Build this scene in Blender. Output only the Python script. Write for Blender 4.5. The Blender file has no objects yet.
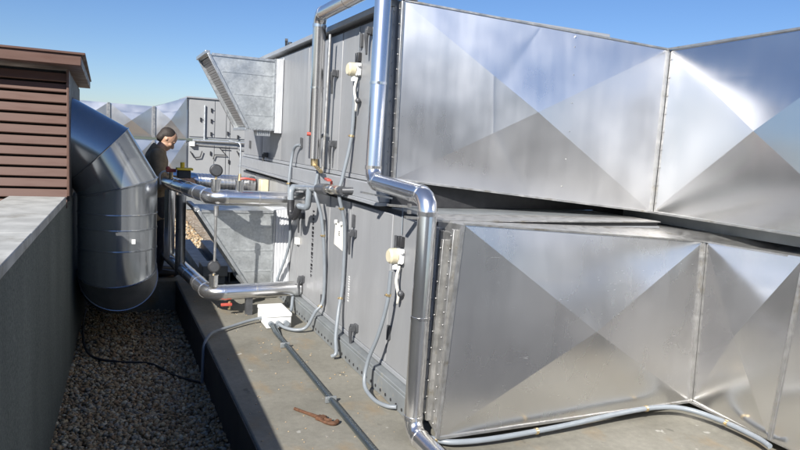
import bpy, bmesh, math, random
import numpy as np
from mathutils import Vector as V, Matrix, noise

random.seed(7)
SC = bpy.context.scene
COL = SC.collection
PI = math.pi


# ------------------------------------------------------------------ helpers
class MB:
    """collects shapes and links them as ONE mesh object"""
    def __init__(s):
        s.v = []; s.f = []

    def add(s, vs, fs):
        n = len(s.v)
        s.v += [tuple(p) for p in vs]
        s.f += [tuple(i + n for i in f) for f in fs]
        return s

    def box(s, x0, x1, y0, y1, z0, z1):
        vs = [(x, y, z) for z in (z0, z1) for x, y in ((x0, y0), (x1, y0), (x1, y1), (x0, y1))]
        return s.add(vs, [(3, 2, 1, 0), (4, 5, 6, 7), (0, 1, 5, 4), (1, 2, 6, 5), (2, 3, 7, 6), (3, 0, 4, 7)])

    def bar(s, p, q, w, h, up=(0, 0, 1)):
        p, q = V(p), V(q); d = (q - p).normalized(); up = V(up)
        a = d.cross(up)
        if a.length < 1e-4: a = d.cross(V((1, 0, 0)))
        a.normalize(); b = a.cross(d)
        vs = []
        for c in (p, q):
            for i, j in ((-1, -1), (1, -1), (1, 1), (-1, 1)):
                vs.append(c + a * (w / 2 * i) + b * (h / 2 * j))
        return s.add(vs, [(3, 2, 1, 0), (4, 5, 6, 7), (0, 1, 5, 4), (1, 2, 6, 5), (2, 3, 7, 6), (3, 0, 4, 7)])

    def tube(s, pts, r, n=14, caps=True):
        pts = [V(p) for p in pts]; m = len(pts)
        rs = r if isinstance(r, (list, tuple)) else [r] * m
        t0 = (pts[1] - pts[0]).normalized()
        a = t0.orthogonal().normalized()
        vs = []; prev = t0
        for i in range(m):
            if i == 0: t = t0; sc = 1; bis = t
            elif i == m - 1: t = (pts[-1] - pts[-2]).normalized(); bis = t
            else:
                u = (pts[i] - pts[i - 1]).normalized(); w = (pts[i + 1] - pts[i]).normalized()
                bis = (u + w).normalized()
            q = prev.rotation_difference(bis); a = (q @ a); a = (a - bis * a.dot(bis)).normalized(); prev = bis
            b = bis.cross(a)
            k = 1; ax = None
            if 0 < i < m - 1:
                c = max(.5, u.dot(bis)); k = 1 / c
                ax = (w - u)
                ax = ax.normalized() if ax.length > 1e-5 else None
            for j in range(n):
                g = 2 * PI * j / n
                o = a * math.cos(g) + b * math.sin(g)
                if ax is not None: o = o + ax * (o.dot(ax) * (k - 1))
                vs.append(pts[i] + o * rs[i])
        fs = []
        for i in range(m - 1):
            for j in range(n):
                fs.append((i * n + j, i * n + (j + 1) % n, (i + 1) * n + (j + 1) % n, (i + 1) * n + j))
        if caps:
            fs.append(tuple(range(n - 1, -1, -1))); fs.append(tuple((m - 1) * n + j for j in range(n)))
        return s.add(vs, fs)

    def cyl(s, p, q, r, r1=None, n=18):
        return s.tube([p, q], [r, r if r1 is None else r1], n)

    def prism(s, poly, ext):
        n = len(poly); e = V(ext)
        vs = [V(p) for p in poly] + [V(p) + e for p in poly]
        fs = [tuple(range(n - 1, -1, -1)), tuple(range(n, 2 * n))]
        fs += [(i, (i + 1) % n, n + (i + 1) % n, n + i) for i in range(n)]
        return s.add(vs, fs)

    def ball(s, c, r, n=14, m=9):
        r = (r, r, r) if not isinstance(r, (list, tuple)) else r
        vs = [(c[0], c[1], c[2] + r[2])]
        for i in range(1, m):
            t = PI * i / m
            for j in range(n):
                g = 2 * PI * j / n
                vs.append((c[0] + r[0] * math.sin(t) * math.cos(g), c[1] + r[1] * math.sin(t) * math.sin(g), c[2] + r[2] * math.cos(t)))
        vs.append((c[0], c[1], c[2] - r[2])); L = len(vs) - 1
        fs = [(0, 1 + j, 1 + (j + 1) % n) for j in range(n)]
        for i in range(m - 2):
            for j in range(n):
                a = 1 + i * n; fs.append((a + j, a + n + j, a + n + (j + 1) % n, a + (j + 1) % n))
        a = 1 + (m - 2) * n
        fs += [(a + j, L, a + (j + 1) % n) for j in range(n)]
        return s.add(vs, fs)

    def build(s, name, mat, root=None, parent=None, loc=None, bevel=0, angle=35, fix=True):
        o0 = V(root.location) if root else V(loc or (0, 0, 0))
        me = bpy.data.meshes.new(name)
        me.from_pydata([tuple(V(p) - o0) for p in s.v], [], s.f)
        if fix:
            bm = bmesh.new(); bm.from_mesh(me); bmesh.ops.recalc_face_normals(bm, faces=bm.faces); bm.to_mesh(me); bm.free()
        me.materials.append(mat)
        me.polygons.foreach_set('use_smooth', [True] * len(me.polygons))
        me.set_sharp_from_angle(angle=math.radians(angle))
        o = bpy.data.objects.new(name, me); COL.objects.link(o)
        if root or parent: o.parent = parent or root
        else: o.location = o0
        if bevel:
            b = o.modifiers.new('bevel', 'BEVEL'); b.width = bevel; b.segments = 2; b.limit_method = 'ANGLE'; b.angle_limit = math.radians(40)
        return o


def tag(o, label, cat, group=None):
    o['label'] = label; o['category'] = cat
    if group: o['group'] = group
    return o


def thing(name, label, cat, loc, group=None):
    o = bpy.data.objects.new(name, None); COL.objects.link(o); o.location = loc; o.empty_display_size = .1
    return tag(o, label, cat, group)


def setting(o, kind='structure'):
    o['kind'] = kind
    return o


def curve(pts, k=8):
    """a smooth path through the points"""
    P = [V(p) for p in pts]; P = [P[0] * 2 - P[1]] + P + [P[-1] * 2 - P[-2]]
    out = []
    for i in range(1, len(P) - 2):
        a, b, c, d = P[i - 1:i + 3]
        for j in range(k):
            t = j / k
            out.append(.5 * (2 * b + (c - a) * t + (2 * a - 5 * b + 4 * c - d) * t * t + (3 * b - a - 3 * c + d) * t ** 3))
    out.append(P[-2])
    return out


def elbowed(pts, R, seg=3):
    """polyline with gored elbows of bend radius R; returns path and the joint positions"""
    P = [V(p) for p in pts]; out = [P[0]]; joints = []
    for i in range(1, len(P) - 1):
        u = (P[i - 1] - P[i]).normalized(); w = (P[i + 1] - P[i]).normalized()
        th = u.angle(w); t = min(R / math.tan(th / 2), .45 * (P[i] - P[i - 1]).length, .45 * (P[i + 1] - P[i]).length)
        a = P[i] + u * t; b = P[i] + w * t; Re = t * math.tan(th / 2)
        cdir = (u + w).normalized(); c = P[i] + cdir * (Re / math.sin(th / 2))
        va = a - c; vb = b - c; ang = va.angle(vb); axis = va.cross(vb).normalized()
        for j in range(seg + 1):
            p = c + (Matrix.Rotation(ang * j / seg, 3, axis) @ va)
            out.append(p)
        joints += [(a, -u), (b, w)]
    out.append(P[-1])
    return out, joints


# ------------------------------------------------------------------ materials
def nt_new(name):
    m = bpy.data.materials.new(name); m.use_nodes = True
    nt = m.node_tree; b = nt.nodes['Principled BSDF']
    return m, nt, b


def node(nt, typ, **k):
    n = nt.nodes.new(typ)
    for a, v in k.items():
        if a in n.inputs: n.inputs[a].default_value = v
        else: setattr(n, a, v)
    return n


def ramp(nt, fac, stops):
    r = nt.nodes.new('ShaderNodeValToRGB'); e = r.color_ramp.elements
    while len(e) < len(stops): e.new(.5)
    for i, (p, c) in enumerate(stops):
        e[i].position = p; e[i].color = (c, c, c, 1) if not isinstance(c, (tuple, list)) else (*c, 1)
    nt.links.new(fac, r.inputs[0]); return r.outputs[0]


def coords(nt, stretch=(1, 1, 1)):
    tc = node(nt, 'ShaderNodeTexCoord'); mp = node(nt, 'ShaderNodeMapping'); mp.inputs['Scale'].default_value = stretch
    nt.links.new(tc.outputs['Object'], mp.inputs[0]); return mp.outputs[0]


def noise_tex(nt, vec, scale, detail=4, rough=.55):
    n = node(nt, 'ShaderNodeTexNoise', Scale=scale, Detail=detail, Roughness=rough); nt.links.new(vec, n.inputs['Vector']); return n.outputs['Fac']


def mixc(nt, fac, a, b, mode='MIX'):
    m = node(nt, 'ShaderNodeMix', data_type='RGBA', blend_type=mode)
    for i, x in ((0, fac), (6, a), (7, b)):
        if isinstance(x, bpy.types.NodeSocket): nt.links.new(x, m.inputs[i])
        elif i == 0: m.inputs[0].default_value = x
        else: m.inputs[i].default_value = (*x, 1)
    return m.outputs[2]


def bumps(nt, b, hs):
    """chain of (height socket, strength, distance)"""
    prev = None
    for h, st, di in hs:
        n = node(nt, 'ShaderNodeBump', Strength=st, Distance=di); nt.links.new(h, n.inputs['Height'])
        if prev: nt.links.new(prev, n.inputs['Normal'])
        prev = n.outputs[0]
    nt.links.new(prev, b.inputs['Normal'])


def plain(name, col, rough=.5, metal=0, var=.18, vs=9, bump=0, bs=60, rvar=.12, stretch=(1, 1, 1), dirt=None):
    m, nt, b = nt_new(name); c = coords(nt, stretch)
    n1 = noise_tex(nt, c, vs, 6)
    lo = tuple(x * (1 - var) for x in col); hi = tuple(min(1, x * (1 + var)) for x in col)
    cs = ramp(nt, n1, [(.3, lo), (.7, hi)])
    if dirt:
        d = ramp(nt, noise_tex(nt, coords(nt), dirt[1], 8, .65), [(dirt[2], 0), (dirt[2] + .15, 1)])
        cs = mixc(nt, d, cs, dirt[0])
    nt.links.new(cs, b.inputs['Base Color'])
    b.inputs['Metallic'].default_value = metal
    nt.links.new(ramp(nt, noise_tex(nt, c, vs * 1.7, 5), [(.3, max(.03, rough - rvar)), (.7, min(1, rough + rvar))]), b.inputs['Roughness'])
    if bump: bumps(nt, b, [(noise_tex(nt, coords(nt), bs, 5), .6, bump)])
    return m


def sheet_metal(name, base=.8, r0=.2, r1=.4, warp=.012, wscale=1.6, tint=(1, .99, .98), scratch=True, metal=.95, flecks=True):
    """bright aluminium sheet: smears, wipe marks, faint scratches and oil-canning"""
    m, nt, b = nt_new(name); c = coords(nt)
    b.inputs['Metallic'].default_value = metal
    big = noise_tex(nt, c, 1.7, 3, .5)
    fine = noise_tex(nt, coords(nt, (5, 5, .7)), 2.0, 2)
    f = node(nt, 'ShaderNodeMath', operation='MULTIPLY_ADD'); nt.links.new(fine, f.inputs[0]); f.inputs[1].default_value = .30 if scratch else .12
    nt.links.new(big, f.inputs[2])
    rr = ramp(nt, f.outputs[0], [(.42, r0), (.92, r1)])
    colr = ramp(nt, big, [(.3, tuple(base * .94 * t for t in tint)), (.7, tuple(base * t for t in tint))])
    if scratch and flecks:
        s1 = noise_tex(nt, coords(nt, (5, 5, 60)), 3.1, 2); s2 = noise_tex(nt, c, 9, 3)
        mm = node(nt, 'ShaderNodeMath', operation='MULTIPLY'); nt.links.new(ramp(nt, s1, [(.70, 0), (.74, .7 if flecks else .12)]), mm.inputs[0]); nt.links.new(ramp(nt, s2, [(.5, 0), (.6, 1)]), mm.inputs[1])
        colr = mixc(nt, mm.outputs[0], colr, (.9, .9, .88))
        spots = ramp(nt, noise_tex(nt, c, 60, 2, .4), [(.80, 0), (.82, .6 if flecks else 0)])
        colr = mixc(nt, spots, colr, (.86, .86, .85))
        sc_ = node(nt, 'ShaderNodeTexNoise', Scale=11., Detail=3., Distortion=2.2); nt.links.new(coords(nt, (1, 1, .6)), sc_.inputs['Vector'])
        sc2 = ramp(nt, sc_.outputs['Fac'], [(.485, 0), (.5, .5), (.515, 0)])
        gate = node(nt, 'ShaderNodeMath', operation='MULTIPLY'); nt.links.new(sc2, gate.inputs[0]); nt.links.new(ramp(nt, noise_tex(nt, c, 2.6, 2), [(.55, 0), (.66, 1)]), gate.inputs[1])
        colr = mixc(nt, gate.outputs[0], colr, (.95, .95, .94))
        ra = node(nt, 'ShaderNodeMath', operation='MAXIMUM'); nt.links.new(mm.outputs[0], ra.inputs[0]); nt.links.new(spots, ra.inputs[1])
        rr = mixc(nt, ra.outputs[0], rr, (.6, .6, .6))
    nt.links.new(colr, b.inputs['Base Color']); nt.links.new(rr, b.inputs['Roughness'])
    b.inputs['Anisotropic'].default_value = .25
    bumps(nt, b, [(noise_tex(nt, coords(nt, (1, 1, 1.5)), wscale, 1, .3), .5, warp), (noise_tex(nt, coords(nt, (2, 2, 40)), 9, 3), .02 if scratch and flecks else 0, .001)])
    return m


def galvanised(name, base=.55):
    m, nt, b = nt_new(name); c = coords(nt)
    b.inputs['Metallic'].default_value = .85
    vo = node(nt, 'ShaderNodeTexVoronoi', Scale=55.); nt.links.new(c, vo.inputs['Vector'])
    s = node(nt, 'ShaderNodeSeparateColor'); nt.links.new(vo.outputs['Color'], s.inputs[0])
    sp = ramp(nt, s.outputs[0], [(0, (base * .86, base * .9, base * .9)), (1, (base * 1.06, base * 1.1, base * 1.1))])
    cl = ramp(nt, noise_tex(nt, c, 5, 6), [(.35, .82), (.7, 1.)])
    nt.links.new(mixc(nt, 1, sp, cl, 'MULTIPLY'), b.inputs['Base Color'])
    nt.links.new(ramp(nt, noise_tex(nt, c, 8, 4), [(.3, .36), (.7, .55)]), b.inputs['Roughness'])
    bumps(nt, b, [(noise_tex(nt, c, 3, 2), .4, .01)])
    return m


M = {}
M['alu'] = sheet_metal('aluminium sheet', .84, .25, .42, .004, flecks=False)
M['alu_dull'] = sheet_metal('scuffed aluminium sheet', .74, .21, .37, .003)
M['alu_wavy'] = sheet_metal('buckled aluminium sheet', .72, .13, .24, .008, 1.2, flecks=False)
M['alu_edge'] = plain('aluminium profile', (.43, .425, .41), .42, .85, .15, 14, .0008, 40, dirt=((.30, .27, .21), 9, .56))
M['alu_far'] = sheet_metal('distant aluminium sheet', .64, .28, .42, .012, 1.2, scratch=False, metal=.92)
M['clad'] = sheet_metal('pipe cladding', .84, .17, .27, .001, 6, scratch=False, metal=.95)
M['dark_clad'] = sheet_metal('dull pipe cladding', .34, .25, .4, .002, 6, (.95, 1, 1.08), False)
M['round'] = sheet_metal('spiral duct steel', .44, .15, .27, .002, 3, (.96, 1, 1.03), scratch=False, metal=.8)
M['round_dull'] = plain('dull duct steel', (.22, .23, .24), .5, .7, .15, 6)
M['galv'] = galvanised('galvanised sheet', .66)
M['galv_frame'] = plain('galvanised channel', (.50, .52, .53), .42, .8, .12, 20)
M['rib'] = plain('white coated sheet', (.70, .71, .72), .45, .25, .06, 5)
M['panel'] = plain('grey painted panel', (.238, .242, .246), .42, .0, .09, 2.6, .0008, 9, .12, (1, 1.6, .35), dirt=((.33, .325, .31), 2.5, .62))
M['panel_b'] = plain('grey painted panel B', (.262, .265, .268), .42, .0, .09, 2.6, .0008, 9, .12, (1, 1.6, .35), dirt=((.33, .325, .31), 2.5, .62))
M['panel_c'] = plain('grey painted panel C', (.215, .220, .226), .42, .0, .09, 2.6, .0008, 9, .12, (1, 1.6, .35), dirt=((.33, .325, .31), 2.5, .62))
M['post'] = plain('grey post', (.34, .35, .36), .4, .3, .06, 4)
M['dark_gap'] = plain('rubber gasket', (.05, .05, .05), .7)
M['rail'] = plain('base rail paint', (.22, .235, .24), .5, .3, .12, 6, dirt=((.36, .33, .27), 7, .6))
M['far_panel'] = plain('pale grey panel', (.27, .275, .275), .5, 0, .05, 2)
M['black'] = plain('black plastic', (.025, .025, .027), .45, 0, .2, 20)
M['handle'] = plain('dark grey handle', (.06, .062, .066), .4, 0, .2, 20)
M['hose'] = plain('grey flexible conduit', (.19, .21, .228), .42, 0, .08, 12)
M['steel_tube'] = plain('dark steel conduit', (.15, .18, .195), .28, .8, .06, 5, rvar=.04)
M['white'] = plain('white plastic', (.68, .68, .66), .4, 0, .03, 6)
M['cream'] = plain('yellowed plastic', (.60, .54, .38), .38, 0, .12, 14)
M['paper'] = plain('weathered plate', (.78, .75, .66), .55, 0, .1, 25, dirt=((.5, .46, .34), 30, .6))
M['brass'] = plain('brass', (.66, .52, .30), .35, .9, .1, 20)
M['nickel'] = plain('nickel brass', (.70, .66, .58), .3, .95, .1, 20)
M['red'] = plain('red paint', (.40, .07, .05), .45, 0, .15, 20)
M['yellow'] = plain('yellow plastic', (.80, .55, .04), .45, 0, .1, 20)
M['pvc'] = plain('grey pvc', (.22, .245, .265), .4, 0, .08, 12)
M['rust'] = plain('rusty iron', (.11, .052, .026), .75, .2, .45, 40, .002, 90, dirt=((.12, .05, .03), 30, .55))
M['brown'] = plain('brown enamel', (.105, .056, .040), .5, 0, .07, 3, stretch=(1, 1, 8), dirt=((.10, .055, .042), 6, .62))
M['dark_wall'] = plain('shade darkened sheet', (.06, .055, .05), .6, 0, .15, 5)  # shade on the housing side is put into this dark colour
M['skin'] = plain('skin', (.46, .27, .18), .5, 0, .1, 20)
M['coat'] = plain('olive brown coat', (.25, .185, .11), .85, 0, .25, 14, .004, 30)
M['trouser'] = plain('dark trousers', (.03, .03, .035), .85, 0, .2, 14)
M['hair'] = plain('short dark hair', (.028, .021, .017), .7, 0, .4, 80, .004, 160)
M['shoe'] = plain('shoe leather', (.02, .018, .016), .4)
M['cable'] = plain('black cable', (.03, .03, .032), .5)
M['lead'] = plain('lettering ink', (.03, .03, .035), .6)


def mesh_screen():
    m, nt, b = nt_new('wire mesh'); c = coords(nt)
    b.inputs['Metallic'].default_value = .7; b.inputs['Roughness'].default_value = .5
    vo = node(nt, 'ShaderNodeTexVoronoi', Scale=70., Randomness=.0); nt.links.new(c, vo.inputs['Vector'])
    h = ramp(nt, vo.outputs['Distance'], [(.30, .07), (.46, .42)])
    nt.links.new(h, b.inputs['Base Color'])
    bumps(nt, b, [(vo.outputs['Distance'], .8, .004)])
    return m


M['screen'] = mesh_screen()


def concrete():
    m, nt, b = nt_new('roof concrete'); c = coords(nt)
    n1 = noise_tex(nt, c, 1.3, 9, .62); n2 = noise_tex(nt, c, 24, 6, .7)
    a = ramp(nt, n1, [(.28, (.16, .15, .12)), (.5, (.22, .208, .17)), (.75, (.285, .27, .225))])
    a = mixc(nt, .55, a, ramp(nt, n2, [(.3, .55), (.75, 1.)]), 'MULTIPLY')
    rust = ramp(nt, noise_tex(nt, coords(nt, (1.4, .8, 1)), 1.9, 7, .6), [(.55, 0), (.74, .55)])
    a = mixc(nt, rust, a, (.26, .16, .055))
    wet = ramp(nt, noise_tex(nt, coords(nt, (1, .7, 1)), 6.5, 4, .5), [(.67, 0), (.71, .7)])
    a = mixc(nt, wet, a, (.09, .085, .07))
    pale = ramp(nt, noise_tex(nt, c, 11, 3, .5), [(.69, 0), (.73, .5)])
    a = mixc(nt, pale, a, (.46, .45, .41))
    nt.links.new(a, b.inputs['Base Color']); b.inputs['Roughness'].default_value = .85
    bumps(nt, b, [(n2, .35, .006), (noise_tex(nt, c, 120, 3), .3, .002)])
    return m


M['concrete'] = concrete()


def render_wall():
    m, nt, b = nt_new('coarse grey render'); c = coords(nt)
    a = ramp(nt, noise_tex(nt, c, 70, 6, .7), [(.3, (.075, .086, .075)), (.7, (.22, .24, .21))])
    st = ramp(nt, noise_tex(nt, coords(nt, (1, 1, .25)), 3, 6), [(.4, .75), (.7, 1)])
    nt.links.new(mixc(nt, 1, a, st, 'MULTIPLY'), b.inputs['Base Color']); b.inputs['Roughness'].default_value = .9
    bumps(nt, b, [(noise_tex(nt, c, 130, 5, .7), .7, .006)])
    return m


M['render'] = render_wall()
M['coping'] = plain('pale coping', (.38, .38, .355), .8, 0, .22, 6, .001, 80, .05, dirt=((.22, .21, .175), 3.4, .55))


def pebble_mat():
    m, nt, b = nt_new('river pebbles')
    g = node(nt, 'ShaderNodeNewGeometry')
    a = ramp(nt, g.outputs['Random Per Island'], [(0, (.11, .08, .05)), (.2, (.42, .29, .15)), (.42, (.33, .20, .10)), (.6, (.52, .40, .23)), (.8, (.30, .26, .21)), (1, (.64, .55, .38))])
    n = ramp(nt, noise_tex(nt, coords(nt), 60, 4), [(.3, .7), (.7, 1.1)])
    nt.links.new(mixc(nt, 1, a, n, 'MULTIPLY'), b.inputs['Base Color']); b.inputs['Roughness'].default_value = .6
    return m


M['pebble'] = pebble_mat()


def gravel_ground():
    m, nt, b = nt_new('gravel bed'); c = coords(nt)
    vo = node(nt, 'ShaderNodeTexVoronoi', Scale=26.); nt.links.new(c, vo.inputs['Vector'])
    s = node(nt, 'ShaderNodeSeparateColor'); nt.links.new(vo.outputs['Color'], s.inputs[0])
    a = ramp(nt, s.outputs[0], [(0, (.12, .09, .06)), (.35, (.28, .21, .14)), (.6, (.21, .15, .09)), (.8, (.34, .29, .22)), (1, (.42, .38, .31))])
    nt.links.new(a, b.inputs['Base Color']); b.inputs['Roughness'].default_value = .8
    bumps(nt, b, [(vo.outputs['Distance'], .9, -.02)])
    return m


M['gravel'] = gravel_ground()
M['bitumen'] = plain('bitumen roofing', (.04, .04, .041), .75, 0, .25, 1.2, .002, 90)
M['land'] = plain('distant land', (.10, .11, .07), .9, 0, .4, .01)

# ------------------------------------------------------------------ setting
GZ = -.35                                   # level of the gravel; the concrete plinth is z = 0
b = MB(); b.box(-30, 30, -25, 40, GZ - .4, GZ - .02)
setting(b.build('roof', M['gravel']))
b = MB(); b.box(-30, 30, -25, 2.2, GZ - .019, GZ + .012); setting(b.build('added_dark_roofing', M['bitumen']))  # added dark strip, out of view, so some duct facets reflect darker
b = MB(); b.add([(-3000, -3000, -14), (3000, -3000, -14), (3000, 3000, -14), (-3000, 3000, -14)], [(0, 1, 2, 3)])
setting(b.build('ground', M['land']))
b = MB()
b.prism([(.765, 2.25, GZ - .05), (7, 2.25, GZ - .05), (7, 9.7, GZ - .05), (.25, 9.7, GZ - .05), (.25, 7.55, GZ - .05), (.765, 7.55, GZ - .05)], (0, 0, -GZ + .05))
setting(b.build('concrete_plinth', M['concrete'], bevel=.012))


b = MB(); b.box(.757, .7645, 2.26, 7.545, GZ - .03, -.012); setting(b.build('bitumen_upstand', M['bitumen']))


def pebbles():
    rng = np.random.default_rng(3)
    bm = bmesh.new(); bmesh.ops.create_icosphere(bm, subdivisions=1, radius=1)
    bv = np.array([v.co[:] for v in bm.verts]); bf = np.array([[v.index for v in f.verts] for f in bm.faces]); bm.free()
    zones = [((-.45, .78, 2.6, 6.0), 13500, (.008, .023)), ((-.3, .78, 6.0, 9.0), 6000, (.010, .024)), ((.3, 1.75, 9.7, 16), 6000, (.018, .034))]
    VV = []; FF = []; off = 0
    for (x0, x1, y0, y1), n, (r0, r1) in zones:
        c = np.stack([rng.uniform(x0, x1, n), rng.uniform(y0, y1, n), GZ + rng.uniform(-.016, .012, n)], 1)
        s = rng.uniform(r0, r1, (n, 1)) * np.stack([rng.uniform(.8, 1.5, n), rng.uniform(.75, 1.15, n), rng.uniform(.45, .8, n)], 1)
        q = rng.normal(size=(n, 4)) * np.array([1, .25, .25, 1.]); q /= np.linalg.norm(q, axis=1)[:, None]
        w, x, y, z = q.T
        R = np.stack([np.stack([1 - 2 * (y * y + z * z), 2 * (x * y - z * w), 2 * (x * z + y * w)], 1),
                      np.stack([2 * (x * y + z * w), 1 - 2 * (x * x + z * z), 2 * (y * z - x * w)], 1),
                      np.stack([2 * (x * z - y * w), 2 * (y * z + x * w), 1 - 2 * (x * x + y * y)], 1)], 1)
        jit = 1 + rng.uniform(-.16, .16, (n, len(bv), 1))
        p = np.einsum('nij,nkj->nki', R, bv[None] * jit * s[:, None, :]) + c[:, None, :]
        VV.append(p.reshape(-1, 3)); FF.append((bf[None] + (np.arange(n) * len(bv))[:, None, None] + off).reshape(-1, 3)); off += n * len(bv)
    v = np.concatenate(VV); f = np.concatenate(FF)
    me = bpy.data.meshes.new('gravel'); me.vertices.add(len(v)); me.vertices.foreach_set('co', v.ravel())
    me.loops.add(f.size); me.loops.foreach_set('vertex_index', f.ravel().astype(np.int32))
    me.polygons.add(len(f)); me.polygons.foreach_set('loop_start', np.arange(0, f.size, 3, dtype=np.int32))
    me.polygons.foreach_set('use_smooth', np.ones(len(f), bool)); me.update(); me.validate()
    me.materials.append(M['pebble'])
    o = bpy.data.objects.new('gravel', me); COL.objects.link(o); setting(o, 'stuff')


pebbles()

# parapet wall on the left, turned two degrees, with its coping
WX = lambda y: -.445 + .036 * y
w = thing('parapet_wall', 'low rendered parapet wall with pale flat coping, left of the gravel strip', 'wall', (-.4, 3, GZ))
b = MB(); b.prism([(WX(-4), -4, GZ - .05), (WX(9), 9, GZ - .05), (WX(9) - .36, 9, GZ - .05), (WX(-4) - .36, -4, GZ - .05)], (0, 0, 1.065 - GZ + .05))
b.build('wall_face', M['render'], w)
b = MB(); b.prism([(WX(-4) + .012, -4.02, 1.067), (WX(5.48) + .012, 5.48, 1.067), (WX(5.48) - .37, 5.48, 1.067), (WX(-4) - .37, -4.02, 1.067)], (0, 0, .053))
b.v = []; b.f = []
for ya, yb in ((-4.02, 1.2), (1.206, 3.62), (3.626, 5.48)):
    b.prism([(WX(ya) + .004, ya, 1.067), (WX(yb) + .004, yb, 1.067), (WX(yb) - .37, yb, 1.067), (WX(ya) - .37, ya, 1.067)], (0, 0, .053))
b.build('coping', M['coping'], w, bevel=.006)

# louvred housing on the parapet
h = thing('louvre_housing', 'brown slatted ventilation housing with flat overhanging cap, standing on the parapet', 'vent housing', (-1.2, 5.52, .2))
HX = WX(5.5) + .02
b = MB(); n = 13; z0 = 1.03; pitch = .0785
for i in range(-6, n):
    z = z0 + i * pitch
    xr = HX - .014 if i >= 0 else HX - .034
    b.prism([(xr, 5.585, z - .004), (xr, 5.516, z), (xr, 5.510, z + .006), (xr, 5.522, z + .030), (xr, 5.534, z + .062), (xr, 5.542, z + .064), (xr, 5.59, z + .030)], (-2.6, 0, 0))
b.build('louvre_slats', M['brown'], h, angle=25)
b = MB(); b.box(HX - 2.62, HX - .02, 5.61, 5.63, .5, 2.06); b.build('back_panel', M['black'], h)
b = MB(); b.box(HX - .013, HX + .004, 5.505, 5.66, 1.122, 2.06); b.build('corner_post', M['brown'], h, bevel=.003)
b = MB(); b.box(HX - .02, HX + .0, 5.662, 8.2, 1.07, 2.06); b.build('side_wall', M['dark_wall'], h)
b = MB(); b.prism([(HX - 2.7, 5.33, 2.085), (HX + .09, 5.33, 2.085), (HX + .105, 8.3, 2.085), (HX - 2.7, 8.3, 2.085)], (0, 0, .075))
b.box(HX - 2.72, HX + .117, 5.315, 8.31, 2.1605, 2.178)
b.build('cap', M['brown'], h, bevel=.004)

# ------------------------------------------------------------------ round duct
d = thing('round_duct', 'fat round sheet metal duct elbowing out of the housing down to the gravel', 'duct', (.13, 6.2, GZ))
R = .322
pts = [V((-.55, 6.2, 1.70)), V((-.024, 6.2, 1.42)), V((.13, 6.2, 1.155)), V((.13, 6.2, .42)), V((.14, 6.25, .35)), V((.13, 6.62, .24)), V((.10, 8.2, .22))]
names = ['wall_spigot', 'elbow_gore', 'vertical_section', 'lower_gore', 'lower_gore', 'outlet_section']
full = MB().tube(pts, R, 56, False)
N = 56
for i, nm in enumerate(names):
    s = MB(); s.v = full.v[i * N:(i + 2) * N]; s.f = [(j, (j + 1) % N, N + (j + 1) % N, N + j) for j in range(N)]
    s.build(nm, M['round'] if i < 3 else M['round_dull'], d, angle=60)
for i in range(1, 6):                      # raised seams at the gores
    ring = [V(p) for p in full.v[i * N:(i + 1) * N]]
    c = sum(ring, V()) / N
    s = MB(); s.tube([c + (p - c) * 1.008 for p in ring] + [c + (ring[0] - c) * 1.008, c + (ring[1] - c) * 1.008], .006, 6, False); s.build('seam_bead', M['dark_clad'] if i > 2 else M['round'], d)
for z in (.93, .80, .62):
    ring = [V((.13 + (R + .001) * math.cos(a), 6.2 + (R + .001) * math.sin(a), z)) for a in np.linspace(0, 2 * PI, 50)]
    s = MB(); s.tube(ring, .0055, 6, False); s.build('seam_bead', M['round'], d)
s = MB(); s.box(.13 + .10, .13 + .13, 5.876, 5.8835, .69, .73); s.build('adhesive_label', M['white'], d)


# ------------------------------------------------------------------ air handling units
def handle_mb(x, y, z, L=.165, flip=1):
    m = MB()
    m.box(x - .018, x, y - .030, y + .030, z - .028, z + .028)
    m.bar((x - .018, y, z), (x - .055, y, z + .004), .042, .05)
    p = [(x - .045, y, z + .01), (x - .050, y + .004 * flip, z - .04), (x - .044, y + .012 * flip, z - .09), (x - .038, y + .016 * flip, z - L)]
    m.tube(curve(p, 4), [.021 - .0011 * i for i in range(13)], 8)
    return m


def hinge_mb(x, y, z):
    m = MB(); m.box(x - .016, x, y - .016, y + .016, z - .045, z + .045); m.cyl((x - .016, y, z - .05), (x - .016, y, z + .05), .010, n=8)
    return m


def unit(name, label, y0, y1, z0, z1, x0, x1, joints, handles, hinges):
    t = thing(name, label, 'air handling unit', (x0 + .4, (y0 + y1) / 2, z0), 'stacked air handling units')
    b = MB(); b.box(x0 + .03, x1, y0 + .004, y1, z0, z1); b.build('casing', M['dark_gap'], t)
    ys = [y0] + joints + [y1]
    for a, c in zip(ys[:-1], ys[1:]):
        b = MB(); b.box(x0, x0 + .028, a + .009, c - .009, z0 + .035, z1 - .03); b.build('side_panel', M[('panel', 'panel_b', 'panel_c', 'panel_b')[ys.index(a) % 4]], t, bevel=.004)
    for y in joints:                       # aluminium cover strips at the joints
        b = MB(); b.box(x0 + .010, x0 + .0296, y - .0045, y + .0045, z0 + .035, z1 - .03); b.build('joint_strip', M['post'], t)
    b = MB(); b.box(x0 - .006, x0 + .0295, y0, y1, z0 + .003, z0 + .033); b.build('bottom_profile', M['post'], t, bevel=.003)
    for hd in handles: handle_mb(x0, *hd).build('handle', M['handle'], t, bevel=.003)
    for hg in hinges: hinge_mb(x0, *hg).build('hinge', M['handle'], t)
    return t


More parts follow.
